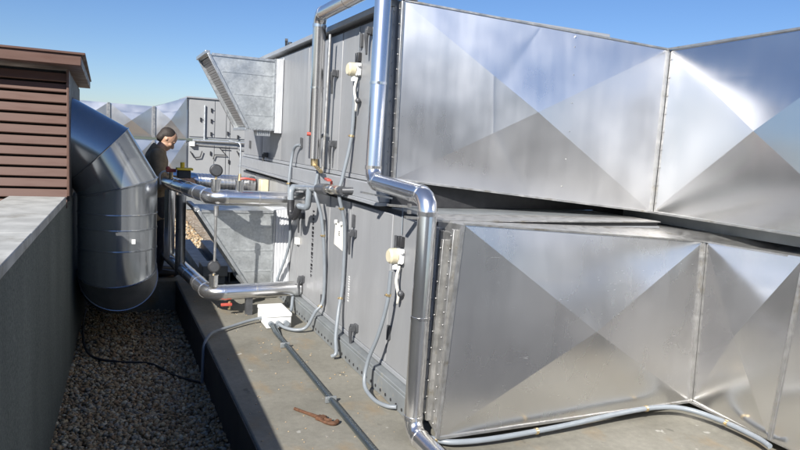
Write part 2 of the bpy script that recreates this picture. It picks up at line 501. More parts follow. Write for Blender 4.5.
FX = 1.75
lower = unit('air_handling_unit', 'long grey lower air handling unit on the base rail, carrying the upper unit', 3.32, 8.95, .15, 1.225, FX, 3.5,
             [3.89, 4.70, 5.20, 6.15, 6.48, 7.35, 8.2],
             [(5.98, .93), (5.88, .34), (4.57, .97), (4.44, .27), (8.3, .8)],
             [(5.32, .93), (5.28, .28), (4.60, 1.06), (3.84, .41), (6.75, .8), (3.80, 1.02)])
m = MB(); m.box(FX - .07, 3.5, 3.32, 8.95, .002, .128); m.box(FX - .062, FX + .03, 3.32, 8.95, .128, .148)
m.build('base_rail', M['rail'], lower, bevel=.004)
m = MB()
for k in range(52): m.cyl((FX - .0735, 3.36 + k * .085, .038), (FX - .069, 3.36 + k * .085, .038), .011, n=8)
m.build('rail_perforation', M['black'], lower)['kind'] = 'stuff'
m = MB(); m.box(FX - .012, 3.5, 3.30, 3.37, .15, 1.20); m.build('corner_post', M['post'], lower, bevel=.004)
# weathered plate and lettering on the lower unit
m = MB(); m.prism([(FX - .006, 5.02, 1.00), (FX - .006, 4.82, .99), (FX - .006, 4.815, .79), (FX - .006, 5.03, .815)], (-.004, 0, 0))
m.build('rating_plate', M['paper'], lower)
for yy in (4.985, 4.855):
    q = MB(); q.cyl((FX - .010, yy, 1.005), (FX - .028, yy, 1.005), .017, n=12); q.build('plate_screw', M['white'], lower)
q = MB()
for k in range(3): q.box(FX - .0125, FX - .0102, 4.90 - k * .003, 4.925 + k * .002, .93 - k * .014, .936 - k * .014)
q.build('plate_print', M['lead'], lower)
q = MB(); rnd = random.Random(4)
z = 1.02
while z > .42:                             # a vertical line of worn, unreadable letters
    hgt = rnd.choice((.020, .026, .030)); y = 5.655
    for k in range(rnd.choice((2, 3, 3))):
        if rnd.random() < .5: q.box(FX - .003, FX + .001, y - .024, y + .024, z - hgt * rnd.random() - .005, z - hgt * rnd.random() * .2)
        else:
            yy = y + rnd.uniform(-.02, .012); q.box(FX - .0035, FX + .001, yy, yy + .009, z - hgt, z)
    z -= hgt + .013
q.build('lettering', M['lead'], lower)
q = MB()
for k in range(11):
    z = .62 - k * .019; q.box(FX - .003, FX + .001, 4.645 + rnd.uniform(-.004, .006), 4.672, z - .011 * rnd.uniform(.5, 1), z)
q.build('faded_print', M['white'], lower)
m = MB(); m.box(FX - .035, FX - .002, 6.06, 6.14, .64, .70); m.build('warning_tag', M['paper'], lower)

upper = unit('air_handling_unit', 'grey upper air handling unit with a roof lip, stacked on the lower unit', 4.07, 8.95, 1.38, 2.545, FX, 3.5,
             [5.06, 6.0, 6.95, 7.85],
             [(5.16, 2.20), (4.42, 2.44), (5.13, 1.63), (7.55, 1.45)],
             [(5.76, 2.28), (6.11, 1.62), (4.62, 2.40), (4.70, 1.80), (8.5, 1.55)])
m = MB(); m.box(FX - .055, 3.5, 4.02, 8.95, 1.262, 1.377); m.box(FX - .075, FX + .02, 4.02, 8.95, 1.235, 1.2605)
m.build('base_frame', M['post'], upper, bevel=.003)
m = MB(); m.box(FX - .05, 3.55, 4.03, 9.0, 2.547, 2.59); m.build('roof_lip', M['post'], upper, bevel=.004)
m = MB(); m.box(FX - .03, FX + .0, 4.03, 4.12, 1.379, 2.545); m.build('corner_post', M['post'], upper, bevel=.003)
m = MB(); m.cyl((1.80, 6.9, 2.60), (1.80, 6.9, 2.66), .02); m.bar((1.72, 6.75, 2.66), (1.8, 7.05, 2.63), .03, .02); m.build('lifting_lug', M['handle'], upper)


def hood(par, y0, xo_top, xo_bot, xi, zt, zb, depth):
    """rain hood: sloping mesh inlet, galvanised cheeks, ribbed neck against the unit"""
    hd = MB()
    def cheek(y, th):
        hd.prism([(xo_top, y, zt), (xi, y, zt), (xi, y, zb), (xo_bot, y, zb)], (0, th, 0))
    cheek(y0, .012); cheek(y0 + depth - .012, .012)
    hd.box(xo_top, xi, y0 + .0125, y0 + depth - .0125, zt - .012, zt)
    hd.box(xo_bot, xi, y0 + .0125, y0 + depth - .0125, zb, zb + .012)
    o = hd.build('intake_hood', M['galv'], par)
    s = MB(); s.bar(((xo_top + xo_bot) / 2 + .03, y0 + depth / 2, (zt + zb) / 2), ((xo_top + xo_bot) / 2 + .034, y0 + depth / 2, (zt + zb) / 2 + .004), .01, .01)
    s = MB(); dx = .02
    s.add([(xo_top + dx, y0 + .02, zt - .02), (xo_bot + dx, y0 + .02, zb + .02), (xo_bot + dx, y0 + depth - .02, zb + .02), (xo_top + dx, y0 + depth - .02, zt - .02),
           (xo_top + dx + .01, y0 + .02, zt - .02), (xo_bot + dx + .01, y0 + .02, zb + .02), (xo_bot + dx + .01, y0 + depth - .02, zb + .02), (xo_top + dx + .01, y0 + depth - .02, zt - .02)],
          [(0, 1, 2, 3), (7, 6, 5, 4), (0, 4, 5, 1), (1, 5, 6, 2), (2, 6, 7, 3), (3, 7, 4, 0)])
    s.build('mesh_screen', M['screen'], par, parent=o)
    f = MB()
    for y in (y0 - .006, y0 + depth + .004):
        f.bar((xo_top - .004, y, zt + .006), (xo_bot - .004, y, zb - .004), .03, .035, (0, 1, 0))
    f.bar((xo_top - .012, y0 - .02, zt + .014), (xo_top - .012, y0 + depth + .02, zt + .014), .045, .035)
    f.bar((xo_bot - .012, y0 - .02, zb - .010), (xo_bot - .012, y0 + depth + .02, zb - .010), .03, .03)
    f.build('screen_frame', M['galv_frame'], par, parent=o, bevel=.003)
    g = MB()
    for k in (.22, .52, .80):
        z = zt - (zt - zb) * k; xa = xo_top + (xo_bot - xo_top) * k + .05
        g.box(xa, xi - .01, y0 - .004, y0 - .0005, z - .006, z + .006)
    g.build('cheek_crease', M['galv'], par, parent=o)
    e = MB(); e.box(xi - .008, xi + .012, y0 - .014, y0 - .0025, zb - .01, zt + .02); e.box(xo_top + .03, xi - .009, y0 - .012, y0 - .0025, zt - .012, zt + .012); e.box(xo_bot + .03, xi - .009, y0 - .012, y0 - .0025, zb - .012, zb + .012)
    nb = 8
    for k in range(nb):
        z = zb + (zt - zb) * (k + .5) / nb; e.cyl((xi + .002, y0 - .0135, z), (xi + .002, y0 - .019, z), .007, n=6)
        x = xo_bot + (xi - xo_bot) * (k + .5) / nb; e.cyl((x, y0 - .0115, zb), (x, y0 - .017, zb), .006, n=6)
    e.build('edge_strip', M['galv_frame'], par, parent=o)
    nk = MB()
    prof = []
    for k in range(5):
        a = xi + .014 + (FX - .004 - xi - .014) * k / 5; w = (FX - .004 - xi - .014) / 5
        prof += [(a, y0 - .010), (a + w * .15, y0 - .017), (a + w * .6, y0 - .017), (a + w * .75, y0 - .010)]
    prof += [(FX - .004, y0 - .010), (FX - .004, y0 + depth), (xi + .014, y0 + depth)]
    nk.prism([(x, y, zb - .03) for x, y in prof], (0, 0, zt - zb + .05))
    nk.build('neck', M['rib'], par, parent=o, angle=20)
    v = MB(); v.box(xi - .16, xi - .02, y0 + .03, y0 + .2, zb - .07, zb - .002)
    for k in range(7): v.box(xi - .165 + k * .021, xi - .155 + k * .021, y0 + .02, y0 + .029, zb - .07, zb - .004)
    v.build('drain_vent', M['galv_frame'], par, parent=o)
    return o


hood(upper, 6.93, .975, 1.385, 1.655, 2.455, 1.735, .66)
hood(lower, 6.42, .84, 1.335, 1.575, .915, .165, .66)

# ------------------------------------------------------------------ rectangular ducts
def panel(par, name, TL, TR, BR, BL, depth, mat, amp=.003, seed=0, cuts=17):
    """cross-broken sheet: a very flat pyramid with slight buckles"""
    TL, TR, BR, BL = map(V, (TL, TR, BR, BL))
    nrm = (TR - TL).cross(TL - BL).normalized() * -1
    C = (TL + TR + BR + BL) / 4
    if nrm.dot(V((0, 0, 1.65)) - C) < 0: nrm = -nrm
    bm = bmesh.new()
    a = [bm.verts.new(p) for p in (TL, TR, BR, BL)]; c = bm.verts.new(C)
    fs = [bm.faces.new((a[i], a[(i + 1) % 4], c)) for i in range(4)]
    bmesh.ops.subdivide_edges(bm, edges=bm.edges[:], cuts=cuts, use_grid_fill=True)
    L = [(TL, TR), (TR, BR), (BR, BL), (BL, TL)]
    for v in bm.verts:
        # pyramid height from the distance to the nearest edge relative to the centre's
        k = 1
        for p, q in L:
            e = (q - p).normalized(); w = v.co - p; dist = (w - e * w.dot(e)).length
            wc = C - p; dc = (wc - e * wc.dot(e)).length
            k = min(k, dist / dc)
        nz = noise.noise(v.co * 1.9 + V((seed, 0, 0))) + .5 * noise.noise(V((v.co.x * 2, v.co.y * 2, v.co.z * 5)) + V((seed, 3, 0)))
        v.co = v.co + nrm * (depth * k + amp * nz * min(1, k * 6) )
    me = bpy.data.meshes.new(name)
    o0 = V(par.location)
    for v in bm.verts: v.co -= o0
    bmesh.ops.recalc_face_normals(bm, faces=bm.faces)
    if sum((f.normal.dot(nrm) for f in bm.faces)) < 0: bmesh.ops.reverse_faces(bm, faces=bm.faces[:])
    bm.to_mesh(me); bm.free(); me.materials.append(mat)
    me.polygons.foreach_set('use_smooth', [True] * len(me.polygons)); me.set_sharp_from_angle(angle=math.radians(2.6))
    o = bpy.data.objects.new(name, me); COL.objects.link(o); o.parent = par
    return o


def flange(par, p, q, w, h, up, bolts, boff, mat='alu_edge', rb=.0055):
    m = MB(); m.bar(p, q, w, h, up)
    p, q = V(p), V(q); bo = V(boff)
    for k in range(bolts):
        c = p.lerp(q, (k + .5) / bolts); m.cyl(c + bo, c + bo * 1.0 + bo.normalized() * .008, rb, n=6)
    m.build('flange', M[mat], par, bevel=.002)


# upper duct: end panel slightly skewed, then a leg coming towards the camera
du = thing('sheet_metal_duct', 'upper bright aluminium duct with cross-creased panels, mounted on the upper unit end', 'duct', (2.7, 3.8, 1.3), 'cross-creased ducts at the near unit ends')
UTL, UBL = V((1.775, 3.965, 2.575)), V((1.79, 3.985, 1.425)); UTR, UBR = V((3.60, 3.49, 2.42)), V((3.575, 3.47, 1.285))
panel(du, 'end_panel', UTL, UTR, UBR, UBL, .075, M['alu'], .003, 1)
UT2, UB2 = V((3.63, 1.95, 2.45)), V((3.60, 1.95, 1.27))
panel(du, 'side_panel', UTR + V((.012, -.012, 0)), UT2, UB2, UBR + V((.012, -.012, 0)), .06, M['alu_wavy'], .004, 5)
UT3, UB3 = V((3.65, .5, 2.45)), V((3.62, .5, 1.27))
panel(du, 'side_panel', UT2 + V((0, -.01, 0)), UT3, UB3, UB2 + V((0, -.01, 0)), .06, M['alu_wavy'], .004, 8)
m = MB(); e = .012
top = [UTL + V((0, e, -.004)), UTR + V((e, 0, -.004)), UT3 + V((e, 0, -.004)), V((5.1, .5, 2.40)), V((5.1, 4.0, 2.30)), V((1.78, 4.06, 2.565))]
bot = [UBL + V((0, e, .002)), UBR + V((e, 0, .002)), UB3 + V((e, 0, .002)), V((5.1, .5, 1.27)), V((5.1, 4.0, 1.30)), V((1.79, 4.06, 1.425))]
m.add(top + bot, [(0, 1, 2, 3, 4, 5), (11, 10, 9, 8, 7, 6), (2, 8, 9, 3), (3, 9, 10, 4), (4, 10, 11, 5), (5, 11, 6, 0)])
m.build('casing', M['alu_wavy'], du)
flange(du, UTL + V((-.012, .012, .0)), UBL + V((-.012, .012, 0)), .02, .05, (0, 1, 0), 12, (-.010, -.0, 0))
flange(du, V((1.752, 4.035, 2.56)), V((1.765, 4.035, 1.40)), .03, .016, (0, 1, 0), 14, (-.015, -.008, 0), 'post')
m = MB(); m.bar(UTL + V((.0, 0, .006)), UTR + V((0, 0, .006)), .016, .012); m.bar(UTR + V((0, 0, .006)), UT2 + V((0, 0, .006)), .016, .012); m.build('top_hem', M['alu_edge'], du)
m = MB(); m.bar(UBL + V((.0, 0, -.004)), UBR + V((0, 0, -.004)), .016, .012); m.bar(UBR + V((0, 0, -.004)), UB3 + V((0, 0, -.004)), .016, .012); m.build('bottom_hem', M['alu_edge'], du)
m = MB(); m.bar(UTR + V((.000, -.006, 0)), UBR + V((.0, -.006, 0)), .015, .018, (0, 1, 0))
for k in range(9):
    c = UTR.lerp(UBR, (k + .5) / 9) + V((-.004, -.018, 0)); m.cyl(c, c + V((-.002, -.004, 0)), .0035, n=6)
m.build('corner_strip', M['alu_edge'], du)
sm = MB(); a_, b_ = UTL.lerp(UTR, .63), UBL.lerp(UBR, .63)
mid = (a_ + b_) / 2
for k in range(6):
    c = a_.lerp(b_, (k + .5) / 6); kk = min(1, 2 * min((k + .5) / 6, 1 - (k + .5) / 6)); c = c + V((-.27, -.96, 0)) * (.075 * min(kk, .74) + .003)
    sm.cyl(c, c + V((-.001, -.004, 0)), .0035, n=6)
sm.bar(a_ + V((-.003, -.01, -.02)), a_ + V((-.003, -.01, -.03)), .01, .003); sm.build('seam_bolts', M['alu_edge'], du)['kind'] = 'stuff'
m = MB(); m.bar((1.70, 4.0, 2.60), (1.86, 3.95, 2.60), .05, .03); m.build('corner_clamp', M['alu_edge'], du)

# lower duct
dl = thing('sheet_metal_duct', 'lower scuffed aluminium duct with cross-creased panels, just above the concrete', 'duct', (2.7, 3.0, .1), 'cross-creased ducts at the near unit ends')
LTL, LBL = V((1.735, 2.945, 1.255)), V((1.665, 2.945, .085)); LTR, LBR = V((3.515, 2.945, 1.148)), V((3.555, 2.945, .075))
panel(dl, 'end_panel', LTL, LTR, LBR, LBL, .095, M['alu_dull'], .002, 12)
LT2, LB2 = V((3.50, 2.27, 1.17)), V((3.54, 2.36, .075))
panel(dl, 'side_panel', LTR + V((.012, -.012, 0)), LT2, LB2, LBR + V((.012, -.012, 0)), .05, M['alu_wavy'], .004, 15)
LT3, LB3 = V((3.50, .9, 1.18)), V((3.54, .9, .075))
panel(dl, 'side_panel', LT2 + V((0, -.012, 0)), LT3, LB3, LB2 + V((0, -.012, 0)), .05, M['alu_wavy'], .004, 19)
top = [LTL + V((0, .01, -.003)), LTR + V((e, 0, -.003)), LT3 + V((e, 0, -.003)), V((5.1, .9, 1.18)), V((5.1, 4.7, 1.17)), V((3.5, 4.7, 1.17)), V((3.5, 3.28, 1.19)), V((1.765, 3.29, 1.235))]
bot = [LBL + V((0, .01, .002)), LBR + V((e, 0, .002)), LB3 + V((e, 0, .002)), V((5.1, .9, .075)), V((5.1, 4.7, .075)), V((3.5, 4.7, .075)), V((3.5, 3.28, .08)), V((1.74, 3.29, .09))]
m = MB(); m.add(top + bot, [(0, 1, 2, 3, 4, 5, 6, 7), (15, 14, 13, 12, 11, 10, 9, 8), (2, 10, 11, 3), (3, 11, 12, 4), (4, 12, 13, 5), (5, 13, 14, 6), (6, 14, 15, 7), (7, 15, 8, 0)])
m.build('casing', M['alu_edge'], dl)
m = MB(); m.box(3.78, 3.86, 1.0, 3.95, 1.186, 1.262); m.build('gap_blocker', M['rail'], dl)  # added bar that blocks sky from the slit between the ducts
m = MB(); m.box(1.77, 3.5, 3.295, 3.60, 1.2265, 1.234); m.build('cover_sheet', M['alu_edge'], dl)
m = MB(); m.box(1.77, 5.0, 3.985, 4.01, 1.2355, 1.40); m.box(3.52, 5.0, 3.985, 4.01, 1.172, 1.235); m.build('gap_shade_plate', M['black'], du)  # black plate standing in for the shade between the ducts
m = MB(); m.box(1.775, 3.49, 3.605, 3.98, 1.2265, 1.233); m.build('top_sheet', M['rail'], lower)
flange(dl, V((1.735, 3.02, 1.22)), V((1.70, 3.02, .10)), .05, .03, (0, 1, 0), 16, (-.027, 0, 0))
flange(dl, V((1.735, 3.12, 1.15)), V((1.705, 3.12, .11)), .06, .025, (0, 1, 0), 11, (-.032, 0, 0))
flange(dl, V((1.745, 3.24, 1.20)), V((1.735, 3.24, .13)), .03, .05, (0, 1, 0), 9, (-.017, -.01, 0), 'post')
m = MB(); m.box(1.735, 1.79, 3.06, 3.20, .10, 1.19); m.build('flexible_collar', M['alu_edge'], dl)
m = MB(); m.bar(LTL + V((-.008, -.002, .0)), LBL + V((-.008, -.002, 0)), .016, .02, (0, 1, 0)); m.build('corner_strip', M['alu_edge'], dl)
m = MB(); m.bar(LTR + V((.002, -.008, 0)), LBR + V((.002, -.008, 0)), .014, .018, (0, 1, 0))
for k in range(8):
    c = LTR.lerp(LBR, (k + .5) / 8) + V((-.004, -.018, 0)); m.cyl(c, c + V((-.003, -.003, 0)), .0035, n=6)
m.build('corner_strip', M['alu_edge'], dl)
m = MB(); m.bar(LT2 + V((-.006, -.006, 0)), LB2 + V((-.006, -.006, 0)), .012, .016, (0, 1, 0)); m.build('standing_seam', M['alu_edge'], dl)
m = MB(); m.bar(LTL + V((0, -.002, .004)), LTR + V((0, -.002, .004)), .014, .010); m.bar(LTR + V((0, 0, .004)), LT3 + V((0, 0, .004)), .014, .010); m.build('top_hem', M['alu_edge'], dl)
m = MB(); m.bar(LBL + V((0, -.002, -.002)), LBR + V((0, -.002, -.002)), .012, .014); m.bar(LBR + V((0, 0, -.002)), LB3 + V((0, 0, -.002)), .012, .014); m.build('bottom_hem', M['alu_edge'], dl)


for px_, py_ in ((3.75, 1.3), (4.85, 1.3), (4.85, 2.9)):
    q = MB(); q.box(px_ - .04, px_ + .04, py_ - .04, py_ + .04, GZ, .075) if py_ < 2.2 else q.box(px_ - .04, px_ + .04, py_ - .04, py_ + .04, .0, .075)
    q.build('support_foot', M['rail'], dl)
# ------------------------------------------------------------------ clad pipes
def clad_pipe(par, pts, r, Rb, mat='clad', name='jacket', step=.9, seg=3, n=22, bands=True):
    path, joints = elbowed(pts, Rb, seg)
    m = MB(); m.tube(path, r, n)
    if bands:
        for p, dr in joints: m.tube([p - dr * .012, p + dr * .012], r + .0035, n)
        P = [V(p) for p in pts]
        for a, c in zip(P[:-1], P[1:]):
            L = (c - a).length; k = int(L / step)
            for i in range(1, k + 1):
                q = a.lerp(c, i / (k + 1)); dr = (c - a).normalized(); m.tube([q - dr * .008, q + dr * .008], r + .003, n)
    return m.build(name, M[mat], par)


loop = thing('clad_pipe', 'shiny clad pipe looping over the roof edge and down the unit corner to the concrete', 'pipe', (1.6, 3.12, 0))
clad_pipe(loop, [(1.615, 5.27, 1.50), (1.60, 5.23, 2.66), (1.60, 3.90, 2.66), (1.60, 3.92, 1.41), (1.595, 3.10, 1.385), (1.60, 3.13, .05), (1.62, 2.35, .02)], .053, .09)
m = MB(); m.cyl((1.615, 5.27, 1.50), (1.617, 5.27, 1.44), .03); m.tube([(1.617, 5.27, 1.45), (1.63, 5.12, 1.40)], .016, 10); m.build('pipe_end', M['brass'], loop)
m = MB(); m.cyl((1.54, 5.26, 1.70), (1.575, 5.25, 1.70), .016); m.build('vent_cap', M['red'], loop)
m = MB(); m.bar((1.53, 3.93, 1.335), (1.745, 3.93, 1.30), .04, .012); m.build('support_bracket', M['alu_edge'], loop)
m = MB(); m.bar((1.50, 3.42, 1.305), (1.745, 3.42, 1.29), .04, .012); m.build('support_bracket', M['alu_edge'], loop)
m = MB(); m.bar((1.50, 3.18, 1.265), (1.76, 3.16, 1.245), .04, .012); m.build('support_bracket', M['alu_edge'], loop)
m = MB()
for dz in (0, .035, .07): m.box(1.528, 1.545, 3.20, 3.22, 1.28 + dz, 1.30 + dz)
m.build('jacket_latch', M['alu_edge'], loop)
m = MB(); m.tube(elbowed([(1.66, 5.17, 1.38), (1.665, 5.14, 2.5)], .05)[0], .012, 10); m.build('capillary_tube', M['alu_edge'], loop)

HY = 5.96
top = thing('header_pipe', 'upper clad header pipe with gauge, red lever and yellow actuator, leading towards the man', 'pipe', (.9, HY, 1.09), 'header pipes')
clad_pipe(top, [(1.73, HY, 1.085), (.895, HY, 1.095), (.65, 7.45, 1.11)], .071, .15, step=.45)
clad_pipe(top, [(.665, 7.36, 1.04), (.665, 7.36, .30)], .055, .1, 'clad', 'riser', .35)
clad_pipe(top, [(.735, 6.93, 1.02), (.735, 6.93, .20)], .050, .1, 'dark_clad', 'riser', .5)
bot = thing('header_pipe', 'lower clad header pipe with gauge, just above the concrete, ending at the unit', 'pipe', (.9, HY, .23), 'header pipes')
clad_pipe(bot, [(1.735, HY, .235), (.895, HY, .215), (.66, 7.75, .285)], .071, .15, step=.45)


def gauge(par, x, y, z):
    m = MB(); m.cyl((x, y, z), (x, y, z + .10), .040); m.cyl((x, y, z + .10), (x, y, z + .108), .044); m.build('socket', M['clad'], par)
    m = MB(); m.cyl((x, y, z + .10), (x, y, z + .17), .010); m.build('gauge_stem', M['brass'], par)
    m = MB(); m.tube([(x, y + .02, z + .185), (x, y - .03, z + .185), (x, y - .034, z + .185)], [.055, .055, .049], 24)
    g = m.build('gauge', M['black'], par)
    m = MB(); m.cyl((x, y - .0342, z + .185), (x, y - .036, z + .185), .043, n=24); m.build('dial', M['handle'], par, parent=g)


gauge(top, .925, HY, 1.15)
gauge(bot, .925, HY, .28)
m = MB(); m.cyl((1.135, HY, 1.15), (1.135, HY, 1.245), .036); m.cyl((1.135, HY, 1.245), (1.135, HY, 1.252), .04); m.build('socket', M['clad'], top)
m = MB(); m.cyl((1.135, HY, 1.25), (1.135, HY, 1.31), .017, .012); m.build('valve_body', M['brass'], top)
m = MB(); m.tube(curve([(1.14, HY - .01, 1.268), (1.19, HY - .03, 1.272), (1.27, HY - .03, 1.262)], 5), .010, 8); m.build('valve_lever', M['red'], top)
m = MB(); m.tube(elbowed([(1.135, HY, 1.30), (1.135, HY, 1.585), (1.05, HY + .1, 1.60)], .03)[0], .0075, 10); m.build('vent_pipe', M['galv_frame'], top)
m = MB(); m.tube([(.93, HY - .03, 1.01), (.925, HY - .02, .40)], .012, 10); m.tube([(.93, HY - .03, 1.02), (.93, HY - .03, .93)], .022, 10); m.build('hanger_rod', M['alu_edge'], top)
# actuator and red tap on the back of the upper header
m = MB(); m.box(.70, .83, 6.95, 7.05, 1.19, 1.27); m.build('actuator', M['black'], top, bevel=.008)
m = MB(); m.box(.69, .85, 6.935, 7.065, 1.271, 1.295); m.cyl((.75, 7.0, 1.295), (.75, 7.0, 1.35), .022); m.build('actuator_cover', M['yellow'], top, bevel=.005)
m = MB(); m.cyl((.65, 7.1, 1.17), (.65, 7.1, 1.24), .02); m.build('tap_stem', M['brass'], top)
m = MB(); m.box(.60, .70, 7.08, 7.12, 1.24, 1.275); m.ball((.62, 7.1, 1.275), .024); m.build('tap_handle', M['red'], top, bevel=.006)
m = MB(); m.tube(curve([(.56, 7.25, 1.10), (.55, 7.22, 1.20), (.60, 7.2, 1.24), (.66, 7.2, 1.2)], 6), .010, 8); m.build('bleed_hose', M['white'], top)
# drain cock with red tap under lower header
m = MB(); m.cyl((1.07, HY - .01, .14), (1.07, HY - .01, .06), .014); m.build('drain_cock', M['brass'], bot)
m = MB(); m.box(.99, 1.09, HY - .05, HY - .02, .10, .125); m.build('drain_lever', M['red'], bot, bevel=.004)
m = MB(); m.box(1.22, 1.28, HY - .03, HY + .03, .002, .16); m.build('pipe_support', M['handle'], bot)

back = thing('header_pipe', 'foil wrapped pipe behind the upper header, partly hidden by it', 'pipe', (1.3, 8.3, 1.0), 'header pipes')
m = MB(); pth, _ = elbowed([(1.72, 8.1, 1.06), (1.02, 8.1, 1.08), (.80, 8.55, 1.1)], .12); m.tube(pth, .10, 20)
for k in range(16):
    x = 1.68 - k * .042; m.tube([(x - .006, 8.1, 1.06 + (1.72 - x) * .028), (x + .006, 8.1, 1.06 + (1.72 - x) * .028)], .105, 20)
m.build('foil_jacket', M['clad'], back)

# condensate valve pipework between the units
vp = thing('valve_pipework', 'short steel pipe with red handled ball valve and grey trap, fixed between the two units', 'valve', (1.62, 5.2, 1.26))
m = MB(); m.tube([(1.63, 5.95, 1.205), (1.63, 5.35, 1.245), (1.63, 5.1, 1.262)], .028, 14); m.build('steel_pipe', M['galv_frame'], vp)
m = MB(); m.cyl((1.63, 5.16, 1.258), (1.63, 4.94, 1.272), .042); m.build('union_nut', M['handle'], vp)
m = MB(); m.cyl((1.63, 4.94, 1.272), (1.63, 4.86, 1.277), .030); m.ball((1.63, 4.82, 1.28), .040); m.cyl((1.63, 4.80, 1.28), (1.63, 4.62, 1.29), .028); m.tube([(1.63, 4.70, 1.286), (1.63, 4.66, 1.288)], .037, 6); m.build('valve_body', M['nickel'], vp)
m = MB(); m.cyl((1.63, 4.84, 1.31), (1.63, 4.84, 1.345), .010); m.bar((1.60, 4.80, 1.35), (1.63, 4.97, 1.352), .035, .018); m.build('valve_handle', M['red'], vp, bevel=.004)
m = MB(); m.cyl((1.63, 4.62, 1.29), (1.63, 4.56, 1.292), .034); m.tube([(1.63, 4.57, 1.292), (1.74, 4.52, 1.30)], .026, 12); m.build('hose_tail', M['handle'], vp)
m = MB(); m.tube(elbowed([(1.62, 5.38, 1.24), (1.62, 5.42, 1.07), (1.60, 5.62, 1.06)], .05)[0], .028, 14); m.build('drain_elbow', M['pvc'], vp)
m = MB(); m.tube(elbowed([(1.60, 5.62, 1.06), (1.58, 5.66, .96), (1.57, 5.78, .95), (1.57, 5.79, 1.10)], .06)[0], .034, 14); m.build('water_trap', M['black'], vp)
m = MB(); m.tube(elbowed([(1.57, 5.79, 1.07), (1.57, 5.80, 1.20), (1.72, 5.95, 1.21)], .04)[0], .030, 14); m.build('trap_outlet', M['pvc'], vp)

# small cream box and rails further back
q = MB(); q.box(1.66, 1.745, 7.42, 7.58, 1.0, 1.17); tag(q.build('sensor_box', M['cream'], loc=(1.7, 7.5, 1.0), bevel=.008), 'small cream box on the unit face, below the upper hood', 'sensor box')
q = MB(); q.box(1.66, 1.665, 7.45, 7.55, 1.03, 1.14)
for i, (x, y0, y1, z) in enumerate(((1.30, 7.3, 9.6, .0), (1.02, 7.6, 9.68, .0))):
    m = MB(); m.box(x, x + .13, y0, y1, z + .002, z + .015); m.box(x, x + .012, y0, y1, z + .0152, z + .12); m.box(x + .118, x + .13, y0, y1, z + .0152, z + .12); m.box(x - .01, x + .14, y0, y1, z + .1202, z + .13)
    tag(m.build('steel_channel', M['rail'], loc=(x, y0, 0)), ('blue grey steel channel on the concrete, nearer the unit, behind the lower hood' if i == 0 else 'blue grey steel channel on the concrete, nearer the man'), 'steel channel', 'steel channels behind the hood')
m = MB(); m.box(1.00, 1.27, 7.2, 7.52, .10, .22); m.box(1.02, 1.25, 7.25, 7.5, .002, .0995)
tag(m.build('steel_box', M['rail'], loc=(1.1, 7.3, 0), bevel=.006), 'low dark steel box between the channels behind the header pipes', 'steel box')

# ------------------------------------------------------------------ electrics
jb = thing('junction_box', 'white plastic junction box on the concrete under the lower header', 'junction box', (1.41, 5.62, 0))
m = MB(); m.box(1.30, 1.52, 5.44, 5.80, .004, .10); m.build('box_base', M['white'], jb, bevel=.008)
m = MB(); m.box(1.295, 1.525, 5.435, 5.805, .1005, .135); m.build('lid', M['white'], jb, bevel=.008)
for x, z in ((1.335, .05), (1.40, .05), (1.47, .05)):
    m = MB(); m.cyl((x, 5.44, z), (x, 5.40, z), .024); m.build('cable_gland', M['hose'], jb)


def hose(pts, r, label, mat='hose', name='flexible_conduit', cat='conduit', group='flexible conduits', k=8, clips=()):
    P = [V(p) for p in pts]
    t = thing(name, label, cat, P[len(P) // 2], group)
    m = MB(); pp = curve(P, k); m.tube(pp, r, 12)
    m.build('sleeve', M[mat], t)
    for c in clips:
        i = min(len(pp) - 2, int(c * (len(pp) - 1))); dr = (pp[i + 1] - pp[i]).normalized()
        q = MB(); q.tube([pp[i] - dr * .008, pp[i] + dr * .008], r + .004, 12); q.cyl(pp[i] + V((-r - .001, 0, 0)), pp[i] + V((-r - .012, 0, 0)), .006, n=6)
        q.build('clip', M['brass'], t)
    return t


X1 = FX - .03
hose([(X1, 5.27, 1.70), (X1 - .03, 5.33, 1.69), (X1 - .04, 5.42, 1.62), (X1 - .04, 5.36, 1.40), (X1 - .09, 5.25, 1.22), (X1 - .04, 5.2, 1.0), (X1, 5.19, .6), (X1, 5.19, .30), (X1 - .06, 5.2, .20), (1.60, 5.24, .06), (1.52, 5.27, .03), (1.44, 5.34, .035), (1.40, 5.41, .05)], .0145,
     'grey conduit from an upper door, passing the valve pipe, curling into the white box', clips=(.45, .62))
hose([(X1, 4.66, 2.05), (X1, 4.68, 1.7), (X1 - .05, 4.69, 1.40), (X1 - .07, 4.70, 1.25), (X1 - .01, 4.71, 1.0), (X1, 4.72, .55), (X1 - .03, 4.70, .35), (X1 - .08, 4.60, .16), (1.62, 4.52, .06), (1.59, 4.53, .03)], .015,
     'grey conduit running from the upper switch straight down to the concrete', clips=(.12, .4, .62))
hose([(1.66, 3.68, .86), (1.655, 3.70, .65), (1.63, 3.76, .42), (1.60, 3.84, .22), (1.57, 3.80, .08), (1.58, 3.66, .035), (1.62, 3.55, .03), (1.67, 3.50, .035)], .0135,
     'grey conduit looping from the lower switch to the foot of the base rail', clips=(.12,))
hose([(X1, 6.10, 1.60), (X1 - .02, 6.18, 1.58), (X1 - .03, 6.24, 1.50), (X1 - .06, 6.22, 1.25), (X1 - .05, 6.22, 1.0), (X1 - .02, 6.25, .7), (X1 - .03, 6.32, .5), (1.62, 6.36, .25), (1.60, 6.38, .10)], .014,
     'grey conduit behind the header pipe ends, dropping beside the lower hood', clips=(.4,))
hose([(1.70, 6.02, .22), (1.66, 5.93, .14), (1.62, 5.82, .06), (1.56, 5.72, .045), (1.52, 5.70, .05)], .015, 'short grey conduit from the base rail to the right side of the white box')
